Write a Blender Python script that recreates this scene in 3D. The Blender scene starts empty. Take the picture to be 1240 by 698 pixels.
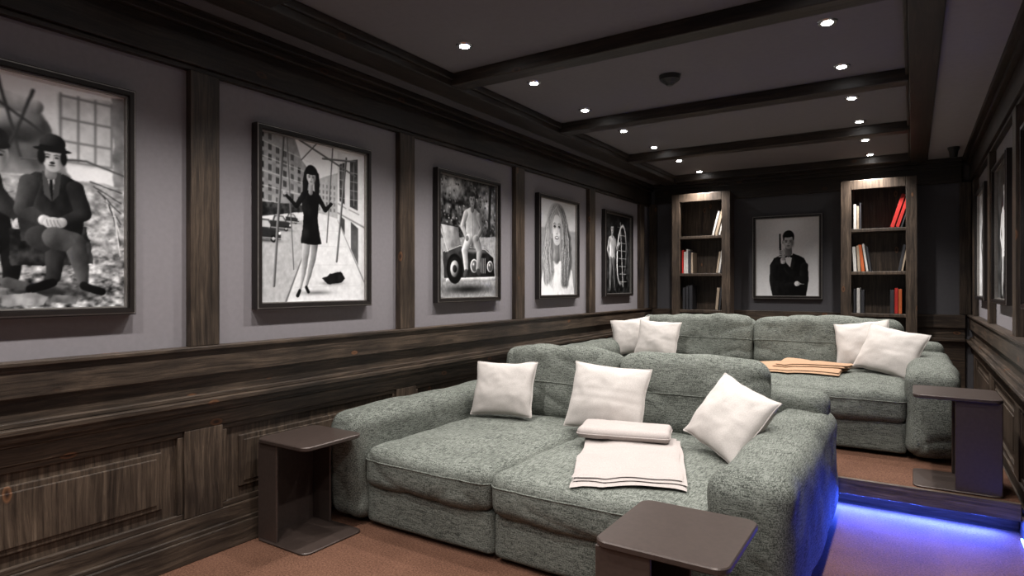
import bpy, math, random
import numpy as np
from mathutils import Vector, Matrix, Euler, noise
from mathutils.bvhtree import BVHTree
random.seed(5)
sc = bpy.context.scene
sc.view_settings.view_transform = 'Standard'
try: sc.view_settings.look = 'None'
except Exception: pass

# ------------------------------------------------------------------ materials
def new_mat(name):
    m = bpy.data.materials.new(name); m.use_nodes = True
    nt = m.node_tree; b = nt.nodes['Principled BSDF']
    return m, nt, b
def N(nt, t, **kw):
    n = nt.nodes.new(t)
    for k, v in kw.items(): setattr(n, k, v)
    return n
def ramp(nt, stops):
    r = N(nt, 'ShaderNodeValToRGB'); e = r.color_ramp.elements
    while len(e) < len(stops): e.new(0.5)
    for i, (p, c) in enumerate(stops):
        e[i].position = p; e[i].color = (*c, 1)
    return r
def simple(name, col, rough=0.6, metal=0.0, spec=0.5, nscale=0, namp=0.0, bump=0.0):
    m, nt, b = new_mat(name)
    b.inputs['Base Color'].default_value = (*col, 1); b.inputs['Roughness'].default_value = rough
    b.inputs['Metallic'].default_value = metal; b.inputs['Specular IOR Level'].default_value = spec
    if nscale:
        tc = N(nt, 'ShaderNodeTexCoord'); n = N(nt, 'ShaderNodeTexNoise')
        n.inputs['Scale'].default_value = nscale; n.inputs['Detail'].default_value = 4
        nt.links.new(tc.outputs['Object'], n.inputs['Vector'])
        r = ramp(nt, [(0.3, tuple(c*(1-namp) for c in col)), (0.7, tuple(min(1, c*(1+namp)) for c in col))])
        nt.links.new(n.outputs['Fac'], r.inputs['Fac']); nt.links.new(r.outputs['Color'], b.inputs['Base Color'])
        if bump:
            bp = N(nt, 'ShaderNodeBump'); bp.inputs['Strength'].default_value = bump; bp.inputs['Distance'].default_value = 0.004
            nt.links.new(n.outputs['Fac'], bp.inputs['Height']); nt.links.new(bp.outputs['Normal'], b.inputs['Normal'])
    return m
def wood(name, axis, gain=1.0):
    m, nt, b = new_mat(name)
    tc = N(nt, 'ShaderNodeTexCoord')
    nw = N(nt, 'ShaderNodeTexNoise'); nw.inputs['Scale'].default_value = 3.0; nw.inputs['Detail'].default_value = 1
    nt.links.new(tc.outputs['Object'], nw.inputs['Vector'])
    vm = N(nt, 'ShaderNodeVectorMath', operation='SCALE'); vm.inputs['Scale'].default_value = 0.04
    nt.links.new(nw.outputs['Color'], vm.inputs[0])
    va = N(nt, 'ShaderNodeVectorMath', operation='ADD')
    nt.links.new(tc.outputs['Object'], va.inputs[0]); nt.links.new(vm.outputs[0], va.inputs[1])
    mp = N(nt, 'ShaderNodeMapping'); s = [26, 26, 26]; s[axis] = 1.0
    mp.inputs['Scale'].default_value = s
    nt.links.new(va.outputs[0], mp.inputs['Vector'])
    n1 = N(nt, 'ShaderNodeTexNoise'); n1.inputs['Scale'].default_value = 2.0; n1.inputs['Detail'].default_value = 9
    n1.inputs['Roughness'].default_value = 0.75; n1.inputs['Distortion'].default_value = 0.35
    nt.links.new(mp.outputs[0], n1.inputs['Vector'])
    g = gain
    r = ramp(nt, [(0.30, (0.007*g, 0.005*g, 0.004*g)), (0.45, (0.034*g, 0.025*g, 0.019*g)), (0.58, (0.072*g, 0.054*g, 0.041*g)), (0.74, (0.150*g, 0.117*g, 0.090*g))])
    nt.links.new(n1.outputs['Fac'], r.inputs['Fac'])
    n2 = N(nt, 'ShaderNodeTexNoise'); n2.inputs['Scale'].default_value = 2.4; n2.inputs['Detail'].default_value = 4
    nt.links.new(tc.outputs['Object'], n2.inputs['Vector'])
    r2 = ramp(nt, [(0.3, (0.50, 0.48, 0.47)), (0.7, (1.35, 1.28, 1.18))])
    nt.links.new(n2.outputs['Fac'], r2.inputs['Fac'])
    mx = N(nt, 'ShaderNodeMix', data_type='RGBA', blend_type='MULTIPLY'); mx.inputs[0].default_value = 1
    nt.links.new(r.outputs['Color'], mx.inputs[6]); nt.links.new(r2.outputs['Color'], mx.inputs[7])
    mp2 = N(nt, 'ShaderNodeMapping'); s2 = [1, 1, 1]; s2[axis] = 0.5; mp2.inputs['Scale'].default_value = s2
    nt.links.new(va.outputs[0], mp2.inputs['Vector'])
    v = N(nt, 'ShaderNodeTexVoronoi'); v.inputs['Scale'].default_value = 6.5
    nt.links.new(mp2.outputs[0], v.inputs['Vector'])
    rk = ramp(nt, [(0.0, (0.95, 0.95, 0.95)), (0.09, (0.95, 0.95, 0.95)), (0.15, (0, 0, 0))])
    nt.links.new(v.outputs['Distance'], rk.inputs['Fac'])
    kc = ramp(nt, [(0.03, (0.02*g, 0.009*g, 0.005*g)), (0.09, (0.15*g, 0.070*g, 0.034*g)), (0.13, (0.012*g, 0.008*g, 0.006*g))])
    nt.links.new(v.outputs['Distance'], kc.inputs['Fac'])
    mk = N(nt, 'ShaderNodeMix', data_type='RGBA')
    nt.links.new(rk.outputs['Color'], mk.inputs[0]); nt.links.new(mx.outputs[2], mk.inputs[6])
    nt.links.new(kc.outputs['Color'], mk.inputs[7])
    nt.links.new(mk.outputs[2], b.inputs['Base Color'])
    b.inputs['Roughness'].default_value = 0.45; b.inputs['Specular IOR Level'].default_value = 0.4
    bp = N(nt, 'ShaderNodeBump'); bp.inputs['Strength'].default_value = 0.6; bp.inputs['Distance'].default_value = 0.003
    nt.links.new(n1.outputs['Fac'], bp.inputs['Height']); nt.links.new(bp.outputs['Normal'], b.inputs['Normal'])
    return m
W_X, W_Y, W_Z = wood('wood_grain_x', 0), wood('wood_grain_y', 1), wood('wood_grain_z', 2)
B_X, B_Y = wood('beam_wood_x', 0, 0.42), wood('beam_wood_y', 1, 0.42)
SH = wood('shelf_wood', 2, 1.1)
STEPW = wood('step_wood', 0, 1.5)
def fabric(name, c1, c2, scale=260, bump=0.5, weave=None, blot=0.25, lo=0.32, hi=0.68):
    m, nt, b = new_mat(name)
    tc = N(nt, 'ShaderNodeTexCoord')
    n = N(nt, 'ShaderNodeTexNoise'); n.inputs['Scale'].default_value = scale; n.inputs['Detail'].default_value = 3; n.inputs['Roughness'].default_value = 0.8
    nt.links.new(tc.outputs['Object'], n.inputs['Vector'])
    n3 = N(nt, 'ShaderNodeTexNoise'); n3.inputs['Scale'].default_value = 4; n3.inputs['Detail'].default_value = 5
    nt.links.new(tc.outputs['Object'], n3.inputs['Vector'])
    ma = N(nt, 'ShaderNodeMath', operation='MULTIPLY_ADD'); ma.inputs[1].default_value = blot; ma.inputs[2].default_value = -blot/2
    nt.links.new(n3.outputs['Fac'], ma.inputs[0])
    ad = N(nt, 'ShaderNodeMath', operation='ADD')
    nt.links.new(n.outputs['Fac'], ad.inputs[0]); nt.links.new(ma.outputs[0], ad.inputs[1])
    last = ad
    for st in (weave or ()):
        mw = N(nt, 'ShaderNodeMapping'); mw.inputs['Scale'].default_value = st
        nt.links.new(tc.outputs['Object'], mw.inputs['Vector'])
        nn = N(nt, 'ShaderNodeTexNoise'); nn.inputs['Scale'].default_value = 1.0; nn.inputs['Detail'].default_value = 2
        nt.links.new(mw.outputs[0], nn.inputs['Vector'])
        mb = N(nt, 'ShaderNodeMath', operation='MULTIPLY_ADD'); mb.inputs[1].default_value = 0.8; mb.inputs[2].default_value = -0.40
        nt.links.new(nn.outputs['Fac'], mb.inputs[0])
        a2 = N(nt, 'ShaderNodeMath', operation='ADD'); nt.links.new(last.outputs[0], a2.inputs[0]); nt.links.new(mb.outputs[0], a2.inputs[1]); last = a2
    r = ramp(nt, [(lo, c1), (hi, c2)])
    nt.links.new(last.outputs[0], r.inputs['Fac']); nt.links.new(r.outputs['Color'], b.inputs['Base Color'])
    b.inputs['Roughness'].default_value = 0.92; b.inputs['Specular IOR Level'].default_value = 0.12
    bp = N(nt, 'ShaderNodeBump'); bp.inputs['Strength'].default_value = bump; bp.inputs['Distance'].default_value = 0.002
    nt.links.new(last.outputs[0], bp.inputs['Height']); nt.links.new(bp.outputs['Normal'], b.inputs['Normal'])
    return m
SOFA = fabric('sofa_tweed', (0.040, 0.044, 0.038), (0.215, 0.228, 0.202), 170, 0.45, weave=((22, 260, 260), (260, 22, 260)), lo=0.30, hi=0.70)
PILLOW = fabric('linen_white', (0.46, 0.425, 0.40), (0.58, 0.54, 0.51), 200, 0.25)
BLANK = fabric('wool_cream', (0.31, 0.275, 0.26), (0.41, 0.365, 0.345), 180, 0.3)
TAN = fabric('wool_tan', (0.29, 0.175, 0.105), (0.40, 0.26, 0.17), 180, 0.3)
CARPET = fabric('carpet_terracotta', (0.048, 0.022, 0.013), (0.165, 0.082, 0.053), 110, 0.9)
PAINT = simple('wall_paint_grey', (0.212, 0.196, 0.208), 0.8, nscale=40, namp=0.04, bump=0.05)
PAINTD = simple('wall_paint_dark', (0.075, 0.072, 0.079), 0.8, nscale=40, namp=0.05, bump=0.05)
CEIL = simple('ceiling_paint', (0.150, 0.140, 0.143), 0.85, nscale=30, namp=0.04)
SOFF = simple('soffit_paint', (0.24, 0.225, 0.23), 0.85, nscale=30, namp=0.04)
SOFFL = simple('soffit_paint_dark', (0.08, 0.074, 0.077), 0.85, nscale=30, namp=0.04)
METAL = simple('table_bronze_metal', (0.055, 0.039, 0.033), 0.40, 0.3, nscale=60, namp=0.12)
FRAME = simple('frame_black', (0.014, 0.011, 0.010), 0.3, nscale=20, namp=0.1)
FRAMES = simple('frame_edge_silver', (0.35, 0.33, 0.31), 0.35, 0.7, nscale=50, namp=0.1)
CHROME = simple('chrome', (0.6, 0.6, 0.6), 0.25, 1.0, nscale=50, namp=0.02)
BLACKP = simple('black_plastic', (0.01, 0.01, 0.01), 0.5, nscale=50, namp=0.1)
def emit(name, col, s):
    m = bpy.data.materials.new(name); m.use_nodes = True; nt = m.node_tree
    b = nt.nodes['Principled BSDF']; b.inputs['Emission Color'].default_value = (*col, 1); b.inputs['Emission Strength'].default_value = s
    b.inputs['Base Color'].default_value = (*col, 1)
    return m
LAMP = emit('downlight_glow', (1, 0.98, 0.96), 60)
LED = emit('led_blue', (0.05, 0.12, 1.0), 22)
def print_mat():
    m, nt, b = new_mat('photo_print')
    a = N(nt, 'ShaderNodeAttribute'); a.attribute_name = 'Col'
    nt.links.new(a.outputs['Color'], b.inputs['Base Color']); b.inputs['Roughness'].default_value = 0.45
    b.inputs['Specular IOR Level'].default_value = 0.2
    return m
PRINT = print_mat()

# ------------------------------------------------------------------ mesh helpers
def mesh_obj(name, verts, faces, mats, midx=None, smooth=False, parent=None):
    me = bpy.data.meshes.new(name); me.from_pydata([tuple(v) for v in verts], [], faces); 
    for m in mats: me.materials.append(m)
    if midx is not None: me.polygons.foreach_set('material_index', midx)
    if smooth: me.polygons.foreach_set('use_smooth', [True]*len(me.polygons))
    me.update()
    o = bpy.data.objects.new(name, me); sc.collection.objects.link(o)
    if parent: o.parent = parent
    return o
def empty(name):
    o = bpy.data.objects.new(name, None); sc.collection.objects.link(o); o.empty_display_size = 0.1
    return o
class Boxes:
    def __init__(s): s.v = []; s.f = []; s.m = []; s.mats = []
    def slot(s, mat):
        if mat not in s.mats: s.mats.append(mat)
        return s.mats.index(mat)
    def box(s, x0, x1, y0, y1, z0, z1, mat, M=None):
        if x0 > x1: x0, x1 = x1, x0
        if y0 > y1: y0, y1 = y1, y0
        i = len(s.v); k = s.slot(mat)
        for z in (z0, z1):
            for x, y in ((x0, y0), (x1, y0), (x1, y1), (x0, y1)):
                p = Vector((x, y, z)); s.v.append(tuple(M @ p if M else p))
        for f in ((3, 2, 1, 0), (4, 5, 6, 7), (0, 1, 5, 4), (1, 2, 6, 5), (2, 3, 7, 6), (3, 0, 4, 7)):
            s.f.append(tuple(i+a for a in f)); s.m.append(k)
    def build(s, name, bev=0.004, parent=None, seg=2):
        o = mesh_obj(name, s.v, s.f, s.mats, s.m, False, parent)
        if bev:
            b = o.modifiers.new('bevel', 'BEVEL'); b.width = bev; b.segments = seg; b.limit_method = 'ANGLE'
        return o

XL, XR, YB, YF = -3.0, 0.55, 8.0, -1.6
CZ, BZ, SZ = 2.73, 2.645, 2.68
PY = [0.27-1.485, 0.27, 1.76, 3.23, 4.71, 6.20, 7.70]
PLY, PLZ = 4.25, 0.18

# ------------------------------------------------------------------ room shell
b = Boxes(); b.box(XL-0.1, XL, YF-0.1, YB+0.1, -0.1, 2.9, PAINT); b.build('wall_left', 0)
b = Boxes(); b.box(XR, XR+0.1, YF-0.1, YB+0.1, -0.1, 2.9, PAINT); b.build('wall_right', 0)
b = Boxes(); b.box(XL, XR, YB, YB+0.1, -0.1, 2.9, PAINTD); b.build('wall_back', 0)
b = Boxes(); b.box(XL, XR, YF-0.1, YF, -0.1, 2.9, PAINT); b.build('wall_front', 0)
b = Boxes(); b.box(XL, XR, YF, YB, -0.1, 0, CARPET); b.build('floor', 0)
b = Boxes()
b.box(XL, XR, YF, YB, CZ, CZ+0.1, CEIL)
b.build('ceiling', 0)
b = Boxes()
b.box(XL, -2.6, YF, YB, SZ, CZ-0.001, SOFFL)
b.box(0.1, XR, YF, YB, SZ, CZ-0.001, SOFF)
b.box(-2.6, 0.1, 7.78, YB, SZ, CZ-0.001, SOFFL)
b.build('ceiling_soffit', 0)
b = Boxes()
b.box(-2.70, -2.52, YF, 7.82, BZ, CZ, B_Y); b.box(-2.74, -2.70, YF, 7.82, BZ+0.015, CZ, B_Y)
b.box(-0.02, 0.13, YF, 7.82, BZ, CZ, B_Y)
b.box(-2.52, -2.50, YF, 7.78, BZ+0.04, CZ, B_Y); b.box(-0.04, -0.02, YF, 7.78, BZ+0.04, CZ, B_Y)
for y in PY:
    b.box(-2.519, -0.021, y-0.065, y+0.065, BZ+0.004, CZ, B_X)
b.build('ceiling_beams', 0.006)

def side_trim(name, X, sx):
    b = Boxes()
    P = lambda d: X + sx*d
    y0, y1 = YF, YB
    b.box(P(0), P(0.055), y0, y1, 2.43, 2.60, B_Y)
    b.box(P(0), P(0.085), y0, y1, 2.60, 2.64, B_Y)
    b.box(P(0), P(0.12), y0, y1, 2.64, SZ, B_Y)
    b.box(P(0), P(0.035), y0, y1, 2.405, 2.43, B_Y)
    b.box(P(0), P(0.06), y0, y1, 0.905, 1.045, W_Y)
    b.box(P(0), P(0.075), y0, y1, 1.03, 1.05, W_Y)
    b.box(P(0), P(0.03), y0, y1, 0.80, 0.905, W_Y)
    b.box(P(0), P(0.055), y0, y1, 0.79, 0.812, W_Y)
    b.box(P(0), P(0.085), y0, y1, 0.765, 0.79, W_Y)
    b.box(P(0), P(0.065), y0, y1, 0.735, 0.765, W_Y)
    b.box(P(0), P(0.045), y0, y1, 0.715, 0.735, W_Y)
    b.box(P(0), P(0.035), y0, y1, 0.64, 0.715, W_Y)
    b.box(P(0), P(0.035), y0, y1, 0.13, 0.21, W_Y)
    b.box(P(0), P(0.06), y0, y1, 0.0, 0.115, W_Y)
    b.box(P(0), P(0.048), y0, y1, 0.115, 0.135, W_Y)
    b.box(P(0), P(0.008), y0, y1, 0.21, 0.64, W_Z)
    for y in PY:
        b.box(P(0), P(0.045), y-0.075, y+0.075, 1.05, 2.405, W_Z)
        b.box(P(0), P(0.034), y-0.10, y+0.10, 0.21, 0.64, W_Z)
    for a, c in zip(PY[:-1], PY[1:]):
        p0, p1 = a+0.10, c-0.10
        q = 0.028
        b.box(P(0), P(0.024), p0, p1, 0.64-q, 0.64, W_Y); b.box(P(0), P(0.024), p0, p1, 0.21, 0.21+q, W_Y)
        b.box(P(0), P(0.024), p0, p0+q, 0.21+q, 0.64-q, W_Z); b.box(P(0), P(0.024), p1-q, p1, 0.21+q, 0.64-q, W_Z)
        b.box(P(0), P(0.020), p0+0.10, p1-0.10, 0.29, 0.56, W_Z)
        b.box(P(0), P(0.026), p0+0.125, p1-0.125, 0.315, 0.535, W_Z)
    b.build(name, 0.004)
side_trim('trim_1', XL, 1)
side_trim('trim_2', XR, -1)
b = Boxes()
for (d, z0, z1) in ((0.055, 2.43, 2.60), (0.085, 2.60, 2.64), (0.12, 2.64, SZ)):
    b.box(XL+0.12, XR-0.12, YB-d, YB, z0, z1, B_X)
for (d, z0, z1) in ((0.06, 0.905, 1.045), (0.03, 0.80, 0.905), (0.085, 0.765, 0.80), (0.035, 0.18, 0.765)):
    b.box(XL+0.09, XR-0.09, YB-d, YB, z0, z1, W_X)
b.box(-2.96, -2.86, YB-0.045, YB, 1.05, 2.43, W_Z); b.box(0.41, 0.51, YB-0.045, YB, 1.05, 2.43, W_Z)
b.build('trim_3')

# platform step
b = Boxes()
b.box(XL+0.061, XR-0.061, PLY+0.10, YB-0.05, 0.0, PLZ-0.012, W_X)
b.box(XL+0.061, XR-0.061, PLY+0.03, YB-0.05, PLZ-0.012, PLZ, CARPET)
b.box(XL+0.061, XR-0.061, PLY, PLY+0.0299, 0.088, PLZ+0.002, STEPW)
b.build('platform_step', 0.003)
b = Boxes(); b.box(-2.4, XR-0.10, PLY+0.034, PLY+0.054, 0.082, 0.094, LED); b.build('led_strip_light', 0)
b = Boxes(); b.box(XR-0.072, XR-0.062, 2.2, PLY-0.05, 0.006, 0.016, LED); b.build('led_strip_light', 0)
def area(name, loc, rot, sx, sy, e, col):
    l = bpy.data.lights.new(name, 'AREA'); l.shape = 'RECTANGLE'; l.size = sx; l.size_y = sy; l.energy = e; l.color = col
    o = bpy.data.objects.new(name, l); sc.collection.objects.link(o); o.location = loc; o.rotation_euler = rot
    return o
area('led_strip_lamp', (-0.95, PLY+0.030, 0.078), (math.radians(-42), 0, 0), 2.7, 0.03, 190, (0.03, 0.09, 1.0))

# ------------------------------------------------------------------ downlights
def cyl(bx_v, bx_f, bx_m, c, r0, r1, z0, z1, n, mi, cap0=True, cap1=True):
    i = len(bx_v)
    for z, r in ((z0, r0), (z1, r1)):
        for k in range(n):
            a = 2*math.pi*k/n; bx_v.append((c[0]+r*math.cos(a), c[1]+r*math.sin(a), z))
    for k in range(n):
        k2 = (k+1) % n; bx_f.append((i+k, i+k2, i+n+k2, i+n+k)); bx_m.append(mi)
    if cap0: bx_f.append(tuple(i+k for k in reversed(range(n)))); bx_m.append(mi)
    if cap1: bx_f.append(tuple(i+n+k for k in range(n))); bx_m.append(mi)
ly = [2.06+0.777*k for k in range(-4, 8)]
for X in (-2.16, -0.375):
    for y in ly:
        v, f, m = [], [], []
        cyl(v, f, m, (X, y), 0.045, 0.050, CZ-0.008, CZ-0.0005, 24, 0)
        cyl(v, f, m, (X, y), 0.024, 0.028, CZ-0.011, CZ-0.0081, 24, 1)
        o = mesh_obj('recessed_downlight', v, f, [CHROME, LAMP], m)
        l = bpy.data.lights.new('downlight_spot', 'SPOT'); l.energy = 92*(1.25 if y > 6.5 else 1.0); l.color = (1, 0.96, 0.925)
        l.spot_size = math.radians(122); l.spot_blend = 0.9; l.shadow_soft_size = 0.035
        lo = bpy.data.objects.new('downlight_spot', l); sc.collection.objects.link(lo); lo.parent = o
        lo.location = (X, y, CZ-0.06)
v, f, m = [], [], []
c = (-1.34, 3.98)
cyl(v, f, m, c, 0.065, 0.07, CZ-0.03, CZ-0.0005, 32, 0)
cyl(v, f, m, c, 0.04, 0.062, CZ-0.05, CZ-0.0301, 32, 0)
cyl(v, f, m, c, 0.02, 0.036, CZ-0.065, CZ-0.0501, 32, 0)
mesh_obj('smoke_detector', v, f, [BLACKP], m)
v, f, m = [], [], []
cyl(v, f, m, (0.33, 7.3), 0.045, 0.05, SZ-0.03, SZ-0.0005, 24, 0)
cyl(v, f, m, (0.33, 7.3), 0.03, 0.04, SZ-0.10, SZ-0.0301, 24, 0)
mesh_obj('ceiling_speaker', v, f, [BLACKP], m)

# ------------------------------------------------------------------ soft upholstery
def lattice_cube(n):
    idx = {}; pts = []; faces = []
    def g(i, j, k):
        key = (i, j, k)
        if key not in idx: idx[key] = len(pts); pts.append(key)
        return idx[key]
    for a in range(n):
        for c in range(n):
            for s in (0, n):
                q = [(a, c), (a+1, c), (a+1, c+1), (a, c+1)]
                fx = [g(s, p, r) for p, r in q]; fy = [g(p, s, r) for p, r in q]; fz = [g(p, r, s) for p, r in q]
                if s == 0: fx.reverse(); fz.reverse()
                else: fy.reverse()
                faces += [tuple(fx), tuple(fy), tuple(fz)]
    return pts, faces
LC = {n: lattice_cube(n) for n in (16, 40)}
def soft_box(name, x, y, z, r, bulge=(0, 0, 0.02), n=40, wr=0.006, seed=0, mat=None, parent=None, rx=0, rz=0, pipe=None, sag=0.0):
    cx, cy, cz = (x[0]+x[1])/2, (y[0]+y[1])/2, (z[0]+z[1])/2
    h = ((x[1]-x[0])/2, (y[1]-y[0])/2, (z[1]-z[0])/2)
    r = min(r, min(h)*0.98)
    R = Euler((math.radians(rx), 0, math.radians(rz)), 'XYZ').to_matrix(); C = Vector((cx, cy, cz))
    def deform(m):
        p = [h[a]*m[a] for a in range(3)]
        q = [max(-(h[a]-r), min(h[a]-r, p[a])) for a in range(3)]
        d = Vector([p[a]-q[a] for a in range(3)])
        if d.length > 1e-9: d.normalize()
        P = Vector(q)+d*r
        u = [P[a]/h[a] for a in range(3)]
        for a in range(3):
            o = [(1-u[c]**2) for c in range(3) if c != a]
            P[a] += u[a]*bulge[a]*max(0, o[0])**0.6*max(0, o[1])**0.6
        if sag and u[2] > 0: P[2] -= sag*(abs(u[0])**3)
        nz = noise.noise(Vector((P[0]*3.0+seed*7.1, P[1]*3.0, P[2]*3.0)))*wr*1.2
        nz += noise.noise(Vector((P[0]*7+seed*3.3, P[1]*6, P[2]*7)))*wr*0.4
        rid = 1-abs(noise.noise(Vector((P[0]*4+seed, P[1]*3.2+seed*2, P[2]*4.5))))*3
        nz -= wr*0.6*max(0, rid)**2
        P += d*nz
        return C+R @ P
    pts, faces = LC[n]
    t = [-1+2*i/n for i in range(n+1)]; t = [0.55*s+0.45*math.sin(s*math.pi/2) for s in t]
    verts = [deform((t[i], t[j], t[k])) for i, j, k in pts]
    mi = [0]*len(faces); faces = list(faces)
    for pz in (pipe or ()):
        K = 60; loop = []
        for (a0, a1) in (((-1, -1), (1, -1)), ((1, -1), (1, 1)), ((1, 1), (-1, 1)), ((-1, 1), (-1, -1))):
            for k in range(K):
                s = k/K; loop.append(deform((a0[0]+(a1[0]-a0[0])*s, a0[1]+(a1[1]-a0[1])*s, pz)))
        L = len(loop); base = len(verts); rr = 0.0045
        for k in range(L):
            tn = (loop[(k+1) % L]-loop[k-1]).normalized(); up = R @ Vector((0, 0, 1)); sd = tn.cross(up).normalized()
            for q in range(6):
                a = q*math.pi/3; verts.append(loop[k]+sd*rr*math.cos(a)+up*rr*math.sin(a))
        for k in range(L):
            k2 = (k+1) % L
            for q in range(6):
                q2 = (q+1) % 6
                faces.append((base+k*6+q, base+k*6+q2, base+k2*6+q2, base+k2*6+q)); mi.append(0)
    return mesh_obj(name, verts, faces, [mat or SOFA], mi, True, parent)

def sofa(X0, X1, xm, Yf, Yb, z0, aw, arm_h, back, top, seed):
    e = empty('sofa'); e.location = (0, 0, 0)
    P = []
    ay = Yf-0.02
    for i, (a, c) in enumerate(((X0, X0+aw[0]), (X1-aw[1], X1))):
        P.append(soft_box('arm_%d' % (i+1), (a, c), (ay, Yb-0.05), (z0+0.03, z0+arm_h), 0.080, (0.010, 0.02, 0.018), 40, 0.012, seed+i, parent=e))
    inn0, inn1 = X0+aw[0]-0.01, X1-aw[1]+0.01
    for i, (a, c) in enumerate(((inn0, xm), (xm, inn1))):
        soft_box('base_%d' % (i+1), (a+0.003, c-0.003), (Yf+0.035, Yb-0.28), (z0+0.02, z0+0.245), 0.028, (0.0, 0.008, 0.0), 16, 0.004, seed+3+i, parent=e)
        P.append(soft_box('seat_cushion_%d' % (i+1), (a+0.001, c-0.001), (Yf, Yb-0.24), (z0+0.225, z0+0.445), 0.062, (0.004, 0.016, 0.026), 40, 0.013, seed+5+i, parent=e, pipe=(0.42,)))
    soft_box('back_frame', (X0+0.04, X1-0.04), (Yb-0.26, Yb-0.01), (z0+0.03, z0+top-0.20), 0.07, (0.0, 0.008, 0.01), 40, 0.005, seed+9, parent=e)
    for i, (a, c) in enumerate(back):
        hh = top-0.40
        soft_box('back_cushion_%d' % (i+1), (a+0.006, c-0.006), (Yb-0.46, Yb-0.21), (z0+top-hh-0.01, z0+top-0.01), 0.080, (0.008, 0.03, 0.018), 40, 0.021, seed+11+i, parent=e, rx=-13, rz=(1.5 if i else -1.5), sag=0.02, pipe=(0.0,))
    v, f, m = [], [], []
    for fx in (X0+0.12, xm, X1-0.12):
        for fy in (Yf+0.15, Yb-0.15): cyl(v, f, m, (fx, fy), 0.03, 0.03, z0+0.001, z0+0.06, 16, 0)
    mesh_obj('feet', v, f, [BLACKP], m, parent=e)
    return e, P
s1, P1 = sofa(-2.85, -0.37, -1.72, 2.45, 4.20, 0.0, (0.27, 0.31), 0.62, [(-2.54, -1.62), (-1.62, -0.70)], 0.92, 1)
s2, P2 = sofa(-2.82, 0.27, -1.26, 4.92, 6.62, PLZ, (0.31, 0.31), 0.60, [(-2.42, -1.27), (-1.27, -0.06)], 0.88, 41)

def heights(objs):
    V = []; F = []
    for o in objs:
        k = len(V); V += [v.co.copy() for v in o.data.vertices]; F += [tuple(k+i for i in p.vertices) for p in o.data.polygons]
    t = BVHTree.FromPolygons(V, F)
    def hf(x, y):
        r = t.ray_cast(Vector((x, y, 2)), Vector((0, 0, -1)))
        return r[0].z if r[0] else 0.0
    return hf
H1, H2 = heights(P1[2:]), heights(P2[2:])

def folded_cloth(name, cx, cy, w, d, rz, hf, layers, mat, seed=0):
    verts, faces = [], []
    cr, sr = math.cos(rz), math.sin(rz)
    nx, ny = 34, 44
    for li, (dx, dy, sw, sd, th, zb) in enumerate(layers):
        base = len(verts)
        for side in (0, 1):
            for i in range(nx+1):
                for j in range(ny+1):
                    u, v = -1+2*i/nx, -1+2*j/ny
                    e = max(abs(u), abs(v)); ed = max(0, 1-((1-e)/0.03)) if e > 0.97 else 0
                    lx = dx+u*w/2*sw+0.010*noise.noise(Vector((v*2+seed+li, 0, li*3)))
                    lyy = dy+v*d/2*sd+0.010*noise.noise(Vector((u*2+seed, 4, li*5)))
                    X = cx+lx*cr-lyy*sr; Y = cy+lx*sr+lyy*cr
                    hb = max(hf(X, Y), hf(cx, cy)-0.06)
                    wv = 0.006*noise.noise(Vector((X*6+seed, Y*6, 0)))
                    zz = hb+0.009+zb+wv+(th*(1-0.5*ed) if side else th*0.5*ed)
                    verts.append((X, Y, zz))
        S = (nx+1)*(ny+1); q = lambda s, i, j: base+s*S+i*(ny+1)+j
        for i in range(nx):
            for j in range(ny):
                faces.append((q(1, i, j), q(1, i+1, j), q(1, i+1, j+1), q(1, i, j+1)))
                faces.append((q(0, i, j+1), q(0, i+1, j+1), q(0, i+1, j), q(0, i, j)))
        for i in range(nx):
            faces.append((q(0, i, 0), q(0, i+1, 0), q(1, i+1, 0), q(1, i, 0)))
            faces.append((q(1, i, ny), q(1, i+1, ny), q(0, i+1, ny), q(0, i, ny)))
        for j in range(ny):
            faces.append((q(1, 0, j), q(1, 0, j+1), q(0, 0, j+1), q(0, 0, j)))
            faces.append((q(0, nx, j), q(0, nx, j+1), q(1, nx, j+1), q(1, nx, j)))
    return mesh_obj(name, verts, faces, [mat], None, True)
rz = math.radians(20)
bl = folded_cloth('folded_blanket', -1.19, 2.93, 0.51, 0.78, rz, H1, [(0.0, 0, 1.0, 1.0, 0.010, 0.0), (0.010, 0.014, 0.98, 0.97, 0.010, 0.0105), (-0.006, 0.022, 0.96, 0.95, 0.010, 0.021)], BLANK, seed=2)
hh = H1(-1.34, 3.24)
rb = soft_box('folded_end', (-1.35-0.25, -1.35+0.25), (3.25-0.13, 3.25+0.13), (hh+0.042, hh+0.098), 0.026, (0.0, 0.01, 0.003), 40, 0.006, 77, mat=BLANK, rz=15, pipe=(-0.1,))
rb.parent = bl
th = folded_cloth('tan_throw_blanket', -0.90, 5.62, 0.90, 0.58, math.radians(-4), H2, [(0, 0, 1, 1, 0.013, 0.0), (0.01, 0.01, 0.97, 0.95, 0.013, 0.0135), (0.20, 0.06, 0.60, 0.70, 0.015, 0.027), (0.21, 0.065, 0.58, 0.67, 0.015, 0.0425)], TAN, seed=9)

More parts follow.
